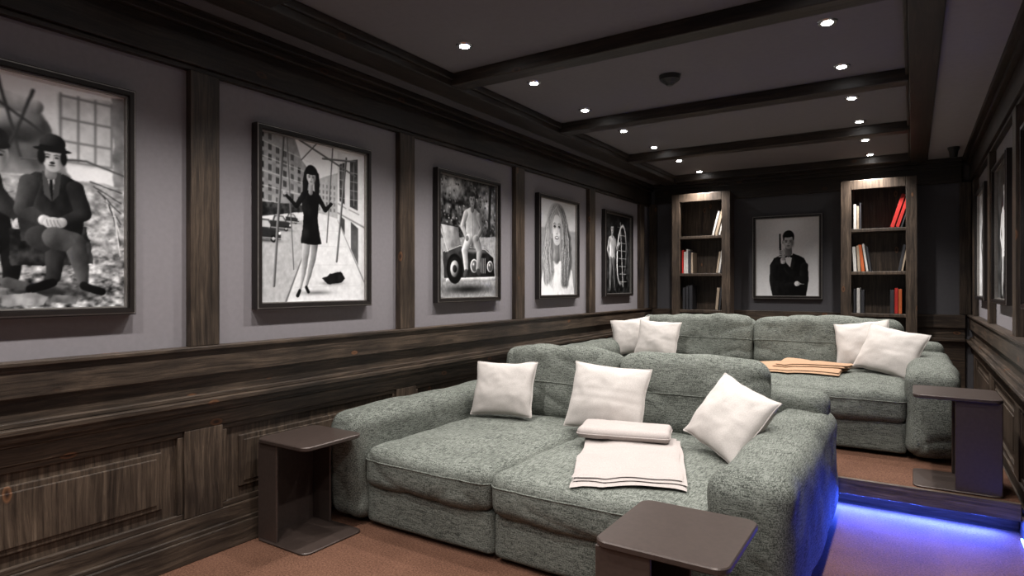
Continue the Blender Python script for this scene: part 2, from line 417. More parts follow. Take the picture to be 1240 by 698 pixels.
def pillow(cx, cy, cz, w, h, T, tilt, yaw, roll, seed, mat=PILLOW, stitch=False):
    n = 36; verts = []; faces = []
    M = Matrix.Translation((cx, cy, cz)) @ Matrix.Rotation(math.radians(yaw), 4, 'Z') @ Matrix.Rotation(math.radians(-tilt), 4, 'X') @ Matrix.Rotation(math.radians(roll), 4, 'Y')
    def pt(u, v, s):
        x = w/2*u*(1-0.07*(1-v*v)); z = h/2*v*(1-0.07*(1-u*u))
        x += 0.008*noise.noise(Vector((u*2+seed, v*2, 0))); z += 0.008*noise.noise(Vector((u*2, v*2+seed, 3)))
        e = max(0, (1-u*u)*(1-v*v))
        t = T/2*e**0.42
        t += e**0.3*(0.016*noise.noise(Vector((u*1.6+seed, v*1.6, s*2)))+0.004*noise.noise(Vector((u*5+seed, v*5, s*3))))
        cr = max(0, 1-abs(abs(u)-abs(v))*4)*max(0, (max(abs(u), abs(v))-0.5))*0.022
        t -= cr*e**0.3
        if stitch:
            for q in (-0.12, 0.12):
                t -= 0.005*math.exp(-((u-q)/0.03)**2)*e**0.3; t -= 0.005*math.exp(-((v-q)/0.03)**2)*e**0.3
        return M @ Vector((x, s*max(0.001, t), z))
    for s in (-1, 1):
        for i in range(n+1):
            for j in range(n+1):
                a, c = math.sin((-1+2*i/n)*math.pi/2), math.sin((-1+2*j/n)*math.pi/2)
                a = 0.5*a+0.5*(-1+2*i/n); c = 0.5*c+0.5*(-1+2*j/n)
                verts.append(pt(a, c, s))
    S = (n+1)**2
    for i in range(n):
        for j in range(n):
            a = i*(n+1)+j
            faces.append((a, a+n+1, a+n+2, a+1)); faces.append((S+a+1, S+a+n+2, S+a+n+1, S+a))
    ring = [(i, 0) for i in range(n)]+[(n, j) for j in range(n)]+[(n-i, n) for i in range(n)]+[(0, n-j) for j in range(n)]
    R = [i*(n+1)+j for i, j in ring]; L = len(R)
    for k in range(L):
        a, c = R[k], R[(k+1) % L]; faces.append((c, a, S+a, S+c))
    base = len(verts)
    for k in range(L):
        p = verts[R[k]]; tn = (verts[R[(k+1) % L]]-verts[R[k-1]]).normalized(); up = M.to_3x3() @ Vector((0, 1, 0)); sd = tn.cross(up).normalized()
        for q in range(6): verts.append(p+(sd*math.cos(q*math.pi/3)+up*math.sin(q*math.pi/3))*0.004)
    for k in range(L):
        k2 = (k+1) % L
        for q in range(6):
            q2 = (q+1) % 6; faces.append((base+k*6+q, base+k*6+q2, base+k2*6+q2, base+k2*6+q))
    return mesh_obj('throw_pillow', verts, faces, [mat], None, True)
pillow(-2.33, 3.50, 0.650, 0.45, 0.37, 0.16, 22, 8, -2, 1)
pillow(-1.56, 3.48, 0.665, 0.49, 0.41, 0.17, 22, 6, 3, 2, stitch=True)
pillow(-0.80, 3.32, 0.66, 0.45, 0.39, 0.16, 34, -32, 14, 3)
pillow(-2.43, 6.02, 0.83, 0.40, 0.38, 0.16, 22, 15, -8, 4)
pillow(-2.12, 5.93, 0.82, 0.42, 0.38, 0.16, 24, 4, 3, 5)
pillow(-0.36, 6.06, 0.84, 0.42, 0.42, 0.16, 22, -8, -8, 6)
pillow(-0.15, 5.84, 0.82, 0.46, 0.40, 0.16, 28, -20, 10, 7)

# ------------------------------------------------------------------ side tables
def rounded_slab(v, f, x0, x1, y0, y1, z0, z1, r, bev=0.004):
    n = 8
    def ring(ins, z):
        o = []
        for (cx, cy, a0) in ((x1-r, y1-r, 0), (x0+r, y1-r, 90), (x0+r, y0+r, 180), (x1-r, y0+r, 270)):
            for k in range(n+1):
                a = math.radians(a0+90*k/n); o.append((cx+(r-ins)*math.cos(a), cy+(r-ins)*math.sin(a), z))
        return o
    rs = [ring(bev, z0), ring(0, z0+bev), ring(0, z1-bev), ring(bev, z1)]
    L = len(rs[0]); i0 = len(v)
    for R in rs: v += R
    for k in range(3):
        for q in range(L):
            q2 = (q+1) % L; f.append((i0+k*L+q, i0+k*L+q2, i0+(k+1)*L+q2, i0+(k+1)*L+q))
    f.append(tuple(i0+q for q in reversed(range(L)))); f.append(tuple(i0+3*L+q for q in range(L)))
def side_table(x0, x1, y0, y1, zf, h, out, wf=0.45):
    v, f = [], []
    rounded_slab(v, f, x0, x1, y0, y1, zf+h-0.022, zf+h, 0.045)
    rounded_slab(v, f, x0, x1, y0, y1, zf+0.001, zf+0.012, 0.045)
    w = (x1-x0)*wf
    a, c = (x0+0.004, x0+w) if out < 0 else (x1-w, x1-0.004)
    for (p, q) in ((y0+0.012, y0+0.026), (y1-0.026, y1-0.012)):
        rounded_slab(v, f, a, c, p, q, zf+0.012, zf+h-0.022, 0.006, 0.001)
    a2, c2 = (x0+0.004, x0+0.018) if out < 0 else (x1-0.018, x1-0.004)
    rounded_slab(v, f, a2, c2, y0+0.026, y1-0.026, zf+0.012, zf+h-0.022, 0.005, 0.001)
    return mesh_obj('side_table', v, f, [METAL])
side_table(-2.93, -2.53, 2.02, 2.41, 0, 0.54, -1, 0.40)
side_table(-0.86, -0.44, 1.80, 2.25, 0, 0.54, -1)
side_table(0.0, 0.42, 4.29, 4.70, PLZ, 0.54, 1, 0.52)

# ------------------------------------------------------------------ bookcases
def bookcase(x0, x1, y0, y1, z0, z1, shelves):
    b = Boxes(); t = 0.10
    z0 = z0+0.001
    b.box(x0, x0+t, y0, y0+0.05, z0, z1, SH); b.box(x1-t, x1, y0, y0+0.05, z0, z1, SH)
    b.box(x0+t, x1-t, y0, y0+0.049, z1-0.10, z1, SH)
    b.box(x0+0.02, x0+0.06, y0+0.05, y1, z0, z1-0.03, SH); b.box(x1-0.06, x1-0.02, y0+0.05, y1, z0, z1-0.03, SH)
    b.box(x0+0.06, x1-0.06, y1-0.02, y1, z0, z1-0.03, W_Z)
    b.box(x0+0.02, x1-0.02, y0+0.05, y1, z1-0.03, z1, SH)
    for s in shelves: b.box(x0+0.06, x1-0.06, y0+0.012, y1-0.02, s-0.035, s, SH)
    return b.build('bookcase', 0.004)
SHV = [0.60, 1.05, 1.50, 1.96]
bookcase(-2.54, -1.83, 7.62, 7.91, PLZ, 2.485, SHV)
bookcase(-0.66, 0.04, 7.62, 7.91, PLZ, 2.485, SHV)
cols = {'red': (0.42, 0.02, 0.015), 'white': (0.55, 0.53, 0.5), 'cream': (0.38, 0.30, 0.22), 'dark': (0.03, 0.03, 0.035), 'org': (0.5, 0.11, 0.03)}
BM = {k: simple('book_'+k, c, 0.5, nscale=30, namp=0.08) for k, c in cols.items()}
PAGES = simple('book_pages', (0.55, 0.5, 0.42), 0.8, nscale=200, namp=0.1)
def books(lst):
    b = Boxes()
    for (x, sh, t, h, lean, c) in lst:
        zl = abs(math.sin(math.radians(lean)))*t if lean > 0 else 0
        M = Matrix.Translation((x, 7.68, sh+0.003+zl)) @ Matrix.Rotation(math.radians(lean), 4, 'Y')
        d = 0.19
        b.box(0, t, 0, 0.004, 0, h, BM[c], M); b.box(0, 0.004, 0.0041, d, 0, h, BM[c], M); b.box(t-0.004, t, 0.0041, d, 0, h, BM[c], M)
        b.box(0.0041, t-0.0041, 0.0041, d-0.006, 0.004, h-0.004, PAGES, M)
    return b.build('book_collection', 0.0015)
S3, S2, S1, S0 = 1.96, 1.50, 1.05, 0.60
books([(-2.06, S3, 0.025, 0.30, 14, 'white'), (-2.025, S3, 0.03, 0.31, 14, 'cream'), (-1.98, S3, 0.02, 0.28, 14, 'white'),
       (-2.43, S2, 0.02, 0.29, 0, 'red'), (-2.405, S2, 0.025, 0.27, 0, 'white'), (-2.375, S2, 0.02, 0.3, 0, 'white'), (-2.35, S2, 0.03, 0.28, 0, 'dark'), (-2.315, S2, 0.02, 0.26, 0, 'cream'), (-2.01, S2, 0.02, 0.26, 8, 'cream'), (-1.985, S2, 0.02, 0.28, 8, 'white'), (-1.96, S2, 0.012, 0.29, 8, 'dark'),
       (-2.42, S1, 0.03, 0.27, 0, 'dark'), (-2.38, S1, 0.03, 0.29, 0, 'dark'), (-2.34, S1, 0.04, 0.3, 0, 'dark'), (-2.02, S1, 0.03, 0.27, 5, 'cream'), (-1.98, S1, 0.02, 0.28, 5, 'dark')])
books([(-0.54, S3, 0.025, 0.27, 0, 'white'), (-0.51, S3, 0.02, 0.25, 0, 'cream'), (-0.485, S3, 0.015, 0.28, 0, 'dark'), (-0.20, S3, 0.035, 0.36, 17, 'red'), (-0.15, S3, 0.03, 0.33, 17, 'red'), (-0.105, S3, 0.012, 0.3, 17, 'dark'),
       (-0.54, S2, 0.03, 0.27, -3, 'white'), (-0.50, S2, 0.025, 0.28, -3, 'cream'), (-0.465, S2, 0.03, 0.29, -6, 'org'), (-0.42, S2, 0.02, 0.3, -8, 'white'), (-0.39, S2, 0.02, 0.27, -8, 'dark'), (-0.13, S2, 0.025, 0.28, 10, 'dark'), (-0.10, S2, 0.015, 0.27, 10, 'cream'),
       (-0.54, S1, 0.02, 0.26, 0, 'dark'), (-0.51, S1, 0.03, 0.27, 0, 'white'), (-0.47, S1, 0.03, 0.25, 0, 'dark'), (-0.20, S1, 0.035, 0.25, 0, 'dark'), (-0.16, S1, 0.03, 0.27, 0, 'red'), (-0.125, S1, 0.03, 0.26, 0, 'org')])

# ------------------------------------------------------------------ black & white prints
def vnoise(W, H, cx, cy, seed, octv=4, rough=0.55):
    rs = np.random.RandomState(seed); out = np.zeros((H, W)); amp = 1; tot = 0
    for o in range(octv):
        gx, gy = int(cx*2**o)+2, int(cy*2**o)+2
        g = rs.rand(gy+1, gx+1)
        xs = np.linspace(0, gx-0.001, W); ys = np.linspace(0, gy-0.001, H)
        xi = xs.astype(int); yi = ys.astype(int); fx = xs-xi; fy = ys-yi
        fx = fx*fx*(3-2*fx); fy = fy*fy*(3-2*fy)
        a = g[yi][:, xi]*(1-fx)+g[yi][:, xi+1]*fx; c = g[yi+1][:, xi]*(1-fx)+g[yi+1][:, xi+1]*fx
        out += amp*(a*(1-fy)[:, None]+c*fy[:, None]); tot += amp; amp *= rough
    return out/tot
def blur(a, k):
    for _ in range(k):
        p = np.pad(a, 1, mode='edge'); a = (p[:-2, 1:-1]+p[2:, 1:-1]+p[1:-1, :-2]+p[1:-1, 2:]+2*a)/6
    return a
class Cv:
    def __init__(s, W, H, bg=0.5):
        s.w, s.h = W, H; s.W, s.H = W*2, H*2; s.a = np.full((s.H, s.W), float(bg))
        s.x, s.y = np.meshgrid((np.arange(s.W)+.5)/s.W, (np.arange(s.H)+.5)/s.H); s.asp = H/W; s.k = 0
        s.wx = (s.n(9, 11, 4)-0.5)*0.018; s.wy = (s.n(9, 11, 4)-0.5)*0.016
        s.fold = s.n(16, 12, 4)-0.5; s.r = random.Random(W)
    def n(s, cx=8, cy=8, octv=4, seed=None):
        s.k += 1; return vnoise(s.W, s.H, cx, cy, seed if seed is not None else s.k*13+7, octv)
    def soft(s, k): s.a = blur(s.a, k)
    def put(s, m, v, tex=0, cells=14):
        if tex: v = v+tex*(s.n(cells, cells)-0.5)*2
        s.a = s.a*(1-m)+v*m
    def poly(s, pts, v, tex=0, cells=14, wob=0.0, sh=0.0):
        X, Y = s.x+s.wx*wob, s.y+s.wy*wob
        m = np.zeros((s.H, s.W), bool); j = len(pts)-1
        for i in range(len(pts)):
            xi, yi = pts[i]; xj, yj = pts[j]
            if yi != yj: m ^= ((yi > Y) != (yj > Y)) & (X < (xj-xi)*(Y-yi)/(yj-yi)+xi)
            j = i
        if sh:
            x0 = min(p[0] for p in pts); x1 = max(p[0] for p in pts); u = (s.x-x0)/(x1-x0)*2-1
            v = v*(1-sh*u)+sh*0.9*s.fold*(0.3+v)
        s.put(m.astype(float), v, tex, cells)
    def rect(s, x0, y0, x1, y1, v, tex=0): s.poly([(x0, y0), (x1, y0), (x1, y1), (x0, y1)], v, tex)
    def ell(s, cx, cy, rx, ry, v, rot=0, soft=0.06, tex=0, cells=14, sh=0.22, wob=0.4):
        dx = s.x+s.wx*wob-cx; dy = (s.y+s.wy*wob-cy)*s.asp; a = math.radians(rot); X = dx*math.cos(a)+dy*math.sin(a); Y = -dx*math.sin(a)+dy*math.cos(a)
        d = np.sqrt((X/rx)**2+(Y/(ry))**2)
        if soft < 0.5:
            m = np.clip((1-d)/soft+0.5, 0, 1); vv = v*(1-sh*np.clip(X/rx, -1, 1)-0.6*sh*np.clip(Y/ry, -1, 1)-0.25*sh*d**2)
        else:
            m = np.exp(-(d*1.15)**2*1.3)*min(1, 1.5-0.5*soft); vv = v
        s.put(m, vv, tex, cells)
    def cap(s, pts, v, soft=0.004, tex=0, cells=14, sh=0.32, wob=0.8):
        M = np.zeros((s.H, s.W)); X0 = s.x+s.wx*wob; Y = (s.y+s.wy*wob)*s.asp; S = np.zeros((s.H, s.W)); D = np.full((s.H, s.W), 9.)
        for (x0, y0, r0), (x1, y1, r1) in zip(pts[:-1], pts[1:]):
            ax, ay, bx, by = x0, y0*s.asp, x1, y1*s.asp; L = (bx-ax)**2+(by-ay)**2+1e-9
            t = np.clip(((X0-ax)*(bx-ax)+(Y-ay)*(by-ay))/L, 0, 1); rr = r0+(r1-r0)*t
            ox = X0-ax-t*(bx-ax); oy = Y-ay-t*(by-ay); d = np.hypot(ox, oy)-rr
            sel = d < D; D = np.where(sel, d, D); S = np.where(sel, (0.85*ox+0.5*oy)/rr, S)
            M = np.maximum(M, np.clip(0.5-d/soft, 0, 1))
        big = max(p[2] for p in pts) > 0.012
        vv = v*(1-sh*np.clip(S, -1, 1))+(0.5*s.fold*(0.15+v*0.6) if big else 0)
        s.put(M, vv, tex, cells)
    def out(s, contrast=1.12):
        a = blur(s.a, 1); a = 0.5+(a-0.5)*contrast
        a = a*(1+0.05*(vnoise(s.W, s.H, 60, 70, 99, 2)-0.5))+0.02*(np.random.RandomState(3).rand(s.H, s.W)-0.5)
        a = np.clip(a, 0.015, 0.98)
        return a.reshape(s.h, 2, s.w, 2).mean(axis=(1, 3))
def face(c, x, y, r, skin=0.75, turn=0.0, smile=0.0):
    q = c.asp; P = lambda u, v: (x+u*r, y+v*r/q)
    c.ell(*P(0, -0.12), r, r*1.18, skin, 0, 0.08, sh=0.06, wob=0)
    c.ell(*P(0.02, 0.55), r*0.72, r*0.80, skin*0.97, 0, 0.10, sh=0.10, wob=0)
    c.ell(*P(0.72+turn*0.3, 0.15), r*0.34, r*0.95, skin*0.60, 0, 0.9)
    c.ell(*P(-0.35+turn, 0.35), r*0.25, r*0.25, min(1, skin*1.12), 0, 0.9)
    for sx in (-0.40, 0.40):
        ex = sx+turn
        c.ell(*P(ex, -0.12), r*0.28, r*0.18, skin*0.58, 0, 0.8)
        c.ell(*P(ex, -0.06), r*0.17, r*0.07, 0.12, 0, 0.35, wob=0, sh=0)
        c.cap([(*P(ex-0.24, -0.30), r*0.04), (*P(ex, -0.38), r*0.06), (*P(ex+0.24, -0.31), r*0.035)], skin*0.35, r*0.10, wob=0)
    c.cap([(*P(turn*1.2+0.08, -0.05), r*0.02), (*P(turn*1.3+0.13, 0.30), r*0.06)], skin*0.78, r*0.14, wob=0)
    c.ell(*P(turn*1.2+0.02, 0.38), r*0.17, r*0.055, skin*0.45, 0, 0.7)
    c.ell(*P(turn*1.1, 0.72), r*(0.30+0.1*smile), r*0.075, skin*0.36, 0, 0.3, wob=0, sh=0)
    if smile: c.ell(*P(turn*1.1, 0.71), r*0.27, r*0.04, 0.95, 0, 0.3, wob=0, sh=0)
    c.ell(*P(turn*1.1, 0.90), r*0.24, r*0.07, skin*0.72, 0, 0.8)
def pic_tramp():
    c = Cv(200, 244, 0.8); R = c.r
    c.a = 0.93-0.10*c.y+0.10*(c.n(6, 8, 6)-0.5)
    c.poly([(0, 0.10), (0.30, 0.07), (0.50, 0.10), (0.62, 0.18), (0.72, 0.42), (0, 0.46)], 0.46, 0.35, 7, wob=3)
    c.ell(0.46, 0.19, 0.16, 0.11, 0.58, 20, 0.2, tex=0.15, sh=0.6); c.ell(0.42, 0.27, 0.14, 0.06, 0.20, -12, 0.6)
    c.cap([(0.36, 0.12, 0.05), (0.56, 0.13, 0.04)], 0.72, sh=0.6); c.ell(0.60, 0.30, 0.10, 0.12, 0.35, 0, 0.7)
    for a, b_ in (((0.30, 0.08), (0.66, 0.27)), ((0.40, 0.03), (0.50, 0.36)), ((0.55, 0.06), (0.44, 0.34))): c.cap([(*a, 0.008), (*b_, 0.006)], 0.25)
    c.poly([(0.66, 0.05), (0.93, 0.03), (0.94, 0.36), (0.67, 0.36)], 0.80, 0.10, 20)
    for x in (0.67, 0.755, 0.84, 0.925): c.rect(x, 0.04, x+0.012, 0.35, 0.50)
    for y in (0.05, 0.15, 0.25, 0.34): c.rect(0.67, y, 0.935, y+0.010, 0.50)
    c.poly([(0.93, 0.02), (1, 0), (1, 0.45), (0.94, 0.44)], 0.55, 0.2, wob=2)
    c.soft(5)
    g = c.n(26, 46, 5)-0.5; dep = np.clip((c.y-0.42)/0.5, 0, 1)
    m = np.clip((c.y-0.42-c.wy*3)/0.01, 0, 1); c.put(m, 0.62+0.10*(c.x-0.5)-0.10*dep+(0.5+1.0*dep)*g)
    c.cap([(0.50, 0.36, 0.006), (0.8, 0.33, 0.006), (1.0, 0.38, 0.006)], 0.35)
    for i in range(7): c.cap([(0.82+0.02*i, 0.42+0.02*i, 0.003), (0.98, 0.46+0.05*i, 0.003)], R.choice([0.2, 0.9]))
    for i in range(120):
        x, y = R.random(), 0.50+0.49*R.random(); c.cap([(x, y, 0.001), (x+0.04*R.random(), y+0.012*R.uniform(-1, 1), 0.002)], R.choice([0.15, 0.92, 0.3, 0.8]))
    c.soft(1)
    c.ell(0.60, 0.93, 0.34, 0.06, 0.18, 0, 0.8)
    c.cap([(0.31, 0.47, 0.11), (0.33, 0.66, 0.13)], 0.14); c.cap([(0.35, 0.48, 0.055), (0.44, 0.57, 0.04), (0.49, 0.615, 0.026)], 0.20)
    c.ell(0.34, 0.29, 0.11, 0.07, 0.14, 0, 0.1, tex=0.08); face(c, 0.375, 0.36, 0.072, 0.66, 0.10); c.ell(0.36, 0.305, 0.095, 0.035, 0.16, 8, 0.12); c.ell(0.50, 0.63, 0.032, 0.026, 0.70)
    c.cap([(0.32, 0.70, 0.08), (0.46, 0.73, 0.055), (0.46, 0.86, 0.038)], 0.11); c.cap([(0.44, 0.885, 0.026), (0.52, 0.90, 0.02)], 0.3)
    c.poly([(0.44, 0.66), (0.80, 0.64), (0.84, 0.80), (0.46, 0.82)], 0.22, 0.2, 20, wob=2)
    c.poly([(0.49, 0.45), (0.56, 0.41), (0.69, 0.405), (0.775, 0.44), (0.80, 0.56), (0.77, 0.71), (0.50, 0.71), (0.47, 0.56)], 0.17, 0.04, 20, wob=1, sh=0.4)
    c.poly([(0.605, 0.405), (0.655, 0.405), (0.645, 0.50), (0.625, 0.50)], 0.80, wob=1, sh=0.1); c.cap([(0.632, 0.425, 0.008), (0.634, 0.50, 0.011)], 0.12)
    c.poly([(0.59, 0.40), (0.612, 0.40), (0.635, 0.53), (0.60, 0.50)], 0.30); c.poly([(0.652, 0.40), (0.68, 0.40), (0.668, 0.50), (0.638, 0.53)], 0.25)
    c.cap([(0.536, 0.46, 0.046), (0.505, 0.575, 0.042), (0.595, 0.615, 0.030)], 0.24, sh=0.5); c.cap([(0.745, 0.465, 0.046), (0.785, 0.575, 0.042), (0.685, 0.62, 0.030)], 0.15, sh=0.5)
    c.cap([(0.598, 0.615, 0.027), (0.612, 0.618, 0.026)], 0.7); c.cap([(0.68, 0.622, 0.027), (0.668, 0.624, 0.026)], 0.65)
    c.ell(0.642, 0.625, 0.046, 0.032, 0.72, sh=0.15)
    for k in range(4): c.cap([(0.612+k*0.016, 0.612, 0.002), (0.622+k*0.018, 0.640, 0.002)], 0.40)
    c.cap([(0.575, 0.69, 0.060), (0.655, 0.725, 0.052), (0.64, 0.86, 0.034)], 0.20, sh=0.5); c.cap([(0.65, 0.69, 0.060), (0.745, 0.71, 0.054), (0.775, 0.82, 0.042), (0.785, 0.885, 0.030)], 0.27, sh=0.5)
    c.cap([(0.635, 0.885, 0.024), (0.54, 0.915, 0.022)], 0.09); c.cap([(0.79, 0.90, 0.024), (0.88, 0.930, 0.020)], 0.10)
    c.poly([(0.42, 0.935), (0.56, 0.93), (0.62, 0.95), (0.60, 0.985), (0.42, 0.985)], 0.62, 0.25, wob=1); c.poly([(0.64, 0.94), (0.76, 0.95), (0.75, 0.985), (0.63, 0.975)], 0.45, 0.25, wob=1)
    c.cap([(0.63, 0.385, 0.026), (0.63, 0.41, 0.03)], 0.5)
    face(c, 0.640, 0.340, 0.054, 0.74, -0.06); c.ell(0.638, 0.3605, 0.012, 0.007, 0.06, 0, 0.3, wob=0, sh=0)
    c.ell(0.588, 0.335, 0.018, 0.040, 0.10, 0, 0.4); c.ell(0.692, 0.335, 0.016, 0.038, 0.08, 0, 0.4)
    c.ell(0.640, 0.272, 0.060, 0.050, 0.16, 0, 0.1, sh=0.9); c.cap([(0.585, 0.292, 0.007), (0.695, 0.292, 0.007)], 0.04, wob=0); c.ell(0.640, 0.303, 0.088, 0.013, 0.07, 0, 0.1, wob=0)
    return c.out()
def pic_street():
    c = Cv(200, 252, 0.8); R = c.r
    c.a = 0.93-0.05*c.y+0.04*(c.n(6, 6)-0.5)
    c.poly([(0, 0), (0.30, 0.0), (0.36, 0.12), (0.47, 0.21), (0.47, 0.42), (0, 0.50)], 0.58, 0.10, 30)
    for i in range(7):
        for j in range(8):
            x = 0.012+i*0.063; y = -0.01+j*0.060+i*0.012
            if y < 0.38 and y > i*0.028-0.03: c.poly([(x, y), (x+0.026, y+0.004), (x+0.026, y+0.040), (x, y+0.038)], R.uniform(0.16, 0.38)); c.rect(x+0.012, y, x+0.014, y+0.04, 0.7)
    for j in range(5): c.cap([(0, 0.048+j*0.088, 0.0025), (0.47, 0.13+j*0.072, 0.002)], 0.85, wob=0)
    c.poly([(0.0, 0.41), (0.47, 0.395), (0.47, 0.43), (0, 0.50)], 0.22, 0.2, 40, wob=1)
    c.poly([(0.47, 0.24), (0.58, 0.20), (0.71, 0.16), (0.71, 0.46), (0.47, 0.44)], 0.70, 0.10, 30)
    for i in range(6):
        for j in range(5): c.rect(0.485+i*0.037, 0.25+j*0.037, 0.500+i*0.037, 0.272+j*0.037, R.uniform(0.38, 0.55))
    c.poly([(0.71, 0.02), (1, 0.0), (1, 0.86), (0.71, 0.53)], 0.86, 0.05, 24)
    for i, (x0, x1) in enumerate(((0.73, 0.785), (0.84, 0.925))):
        c.poly([(x0, 0.10-i*0.04), (x1, 0.08-i*0.04), (x1, 0.36+i*0.03), (x0, 0.34+i*0.03)], 0.30, 0.12, 30)
        for yy in (0.14, 0.20, 0.26, 0.32): c.cap([(x0, yy, 0.002), (x1, yy, 0.002)], 0.75, wob=0)
        c.cap([((x0+x1)/2, 0.07, 0.002), ((x0+x1)/2, 0.36, 0.002)], 0.75, wob=0); c.cap([(x0-0.012, 0.36+i*0.03, 0.005), (x1+0.012, 0.385+i*0.03, 0.005)], 0.6, wob=0)
    c.poly([(0.74, 0.44), (0.785, 0.46), (0.785, 0.64), (0.74, 0.57)], 0.28, 0.1); c.poly([(0.85, 0.47), (0.93, 0.51), (0.93, 0.78), (0.85, 0.69)], 0.36, 0.1)
    c.cap([(0.71, 0.42, 0.006), (1, 0.50, 0.008)], 0.55, wob=0)
    c.poly([(0, 0.50), (0.47, 0.43), (0.71, 0.46), (1, 0.86), (1, 1), (0, 1)], 0.86, 0.06, 34)
    c.poly([(0, 0.62), (0.34, 0.50), (0.5, 0.48), (0.22, 1), (0, 1)], 0.70, 0.08, 40); c.cap([(0.5, 0.48, 0.002), (0.22, 1, 0.008)], 0.42, wob=0); c.cap([(0.71, 0.47, 0.002), (1, 0.88, 0.006)], 0.5, wob=0)
    for k in range(5): yy = 0.55+0.09*k+0.01*k*k; c.cap([(0.5-0.055*k-0.03, yy, 0.001), (0.74+0.06*k, yy-0.01, 0.001)], 0.72, wob=0)
    for (x, y, s) in ((0.03, 0.545, 1.25), (0.165, 0.505, 0.85), (0.27, 0.478, 0.55)):
        c.ell(x+0.02, y+0.072*s, 0.12*s, 0.012*s, 0.3, 0, 0.7)
        c.poly([(x-0.09*s, y+0.01*s), (x+0.09*s, y+0.012*s), (x+0.12*s, y+0.03*s), (x+0.12*s, y+0.065*s), (x-0.09*s, y+0.065*s)], 0.20, 0.05, wob=1); c.poly([(x-0.05*s, y-0.03*s), (x+0.04*s, y-0.03*s), (x+0.08*s, y+0.012*s), (x-0.07*s, y+0.012*s)], 0.32); c.poly([(x-0.035*s, y-0.022*s), (x+0.032*s, y-0.022*s), (x+0.06*s, y+0.008*s), (x-0.05*s, y+0.008*s)], 0.75)
        c.ell(x+0.07*s, y+0.062*s, 0.020*s, 0.022*s, 0.04, wob=0); c.ell(x+0.07*s, y+0.062*s, 0.010*s, 0.011*s, 0.7, wob=0); c.ell(x+0.112*s, y+0.034*s, 0.009*s, 0.009*s, 0.98, wob=0); c.cap([(x-0.08*s, y+0.058*s, 0.002), (x+0.12*s, y+0.060*s, 0.003)], 0.85, wob=0)
    c.soft(2)
    c.ell(0.50, 0.945, 0.18, 0.022, 0.50, 0, 0.8)
    for (x0, y0, x1, y1, r) in ((0.20, 0.0, 0.12, 0.90, 0.011), (0.23, 0.0, 0.29, 0.80, 0.005), (0.66, 0.0, 0.60, 0.62, 0.006), (0.80, 0.05, 0.70, 0.74, 0.010), (0.56, 0.085, 0.90, 0.06, 0.008), (0.34, 0.0, 0.90, 0.16, 0.008), (0.50, 0.0, 0.36, 0.12, 0.005)):
        c.cap([(x0, y0, r), (x1, y1, r)], 0.42, sh=0.6, wob=0)
    c.ell(0.66, 0.885, 0.14, 0.02, 0.5, 0, 0.8); c.poly([(0.56, 0.855), (0.63, 0.82), (0.74, 0.805), (0.79, 0.85), (0.74, 0.885), (0.60, 0.885)], 0.13, 0.06, wob=2, sh=0.5)
    c.cap([(0.485, 0.60, 0.036), (0.470, 0.73, 0.026), (0.455, 0.775, 0.024), (0.405, 0.905, 0.0105)], 0.52); c.cap([(0.410, 0.60, 0.038), (0.395, 0.73, 0.028), (0.39, 0.775, 0.026), (0.345, 0.925, 0.011)], 0.62)
    c.cap([(0.345, 0.928, 0.013), (0.325, 0.958, 0.015)], 0.10); c.cap([(0.405, 0.908, 0.013), (0.425, 0.935, 0.015)], 0.10)
    c.poly([(0.365, 0.325), (0.42, 0.302), (0.475, 0.302), (0.53, 0.325), (0.52, 0.42), (0.510, 0.47), (0.545, 0.635), (0.45, 0.645), (0.355, 0.635), (0.375, 0.50), (0.382, 0.46), (0.37, 0.42)], 0.09, wob=1, sh=0.5)
    c.cap([(0.38, 0.337, 0.024), (0.315, 0.41, 0.019), (0.225, 0.350, 0.013)], 0.11, sh=0.5); c.cap([(0.518, 0.337, 0.024), (0.585, 0.415, 0.019), (0.650, 0.362, 0.013)], 0.09, sh=0.5)
    for hx, hy in ((0.212, 0.338), (0.662, 0.350)):
        c.ell(hx, hy, 0.015, 0.019, 0.72, wob=0)
        for k in range(3): c.cap([(hx-0.012, hy-0.012+k*0.010, 0.0035), (hx+0.012, hy-0.013+k*0.010, 0.0035)], 0.66, sh=0.5, wob=0)
    c.cap([(0.450, 0.27, 0.017), (0.448, 0.315, 0.021)], 0.58)
    c.ell(0.452, 0.200, 0.062, 0.072, 0.08, 0, 0.08); c.cap([(0.408, 0.20, 0.026), (0.400, 0.255, 0.026), (0.392, 0.320, 0.020)], 0.12, sh=0.6); c.cap([(0.496, 0.20, 0.026), (0.504, 0.255, 0.026), (0.508, 0.315, 0.020)], 0.10, sh=0.6)
    face(c, 0.450, 0.222, 0.042, 0.74); c.poly([(0.405, 0.160), (0.495, 0.160), (0.493, 0.200), (0.45, 0.204), (0.407, 0.200)], 0.10, wob=0.5)
    return c.out()
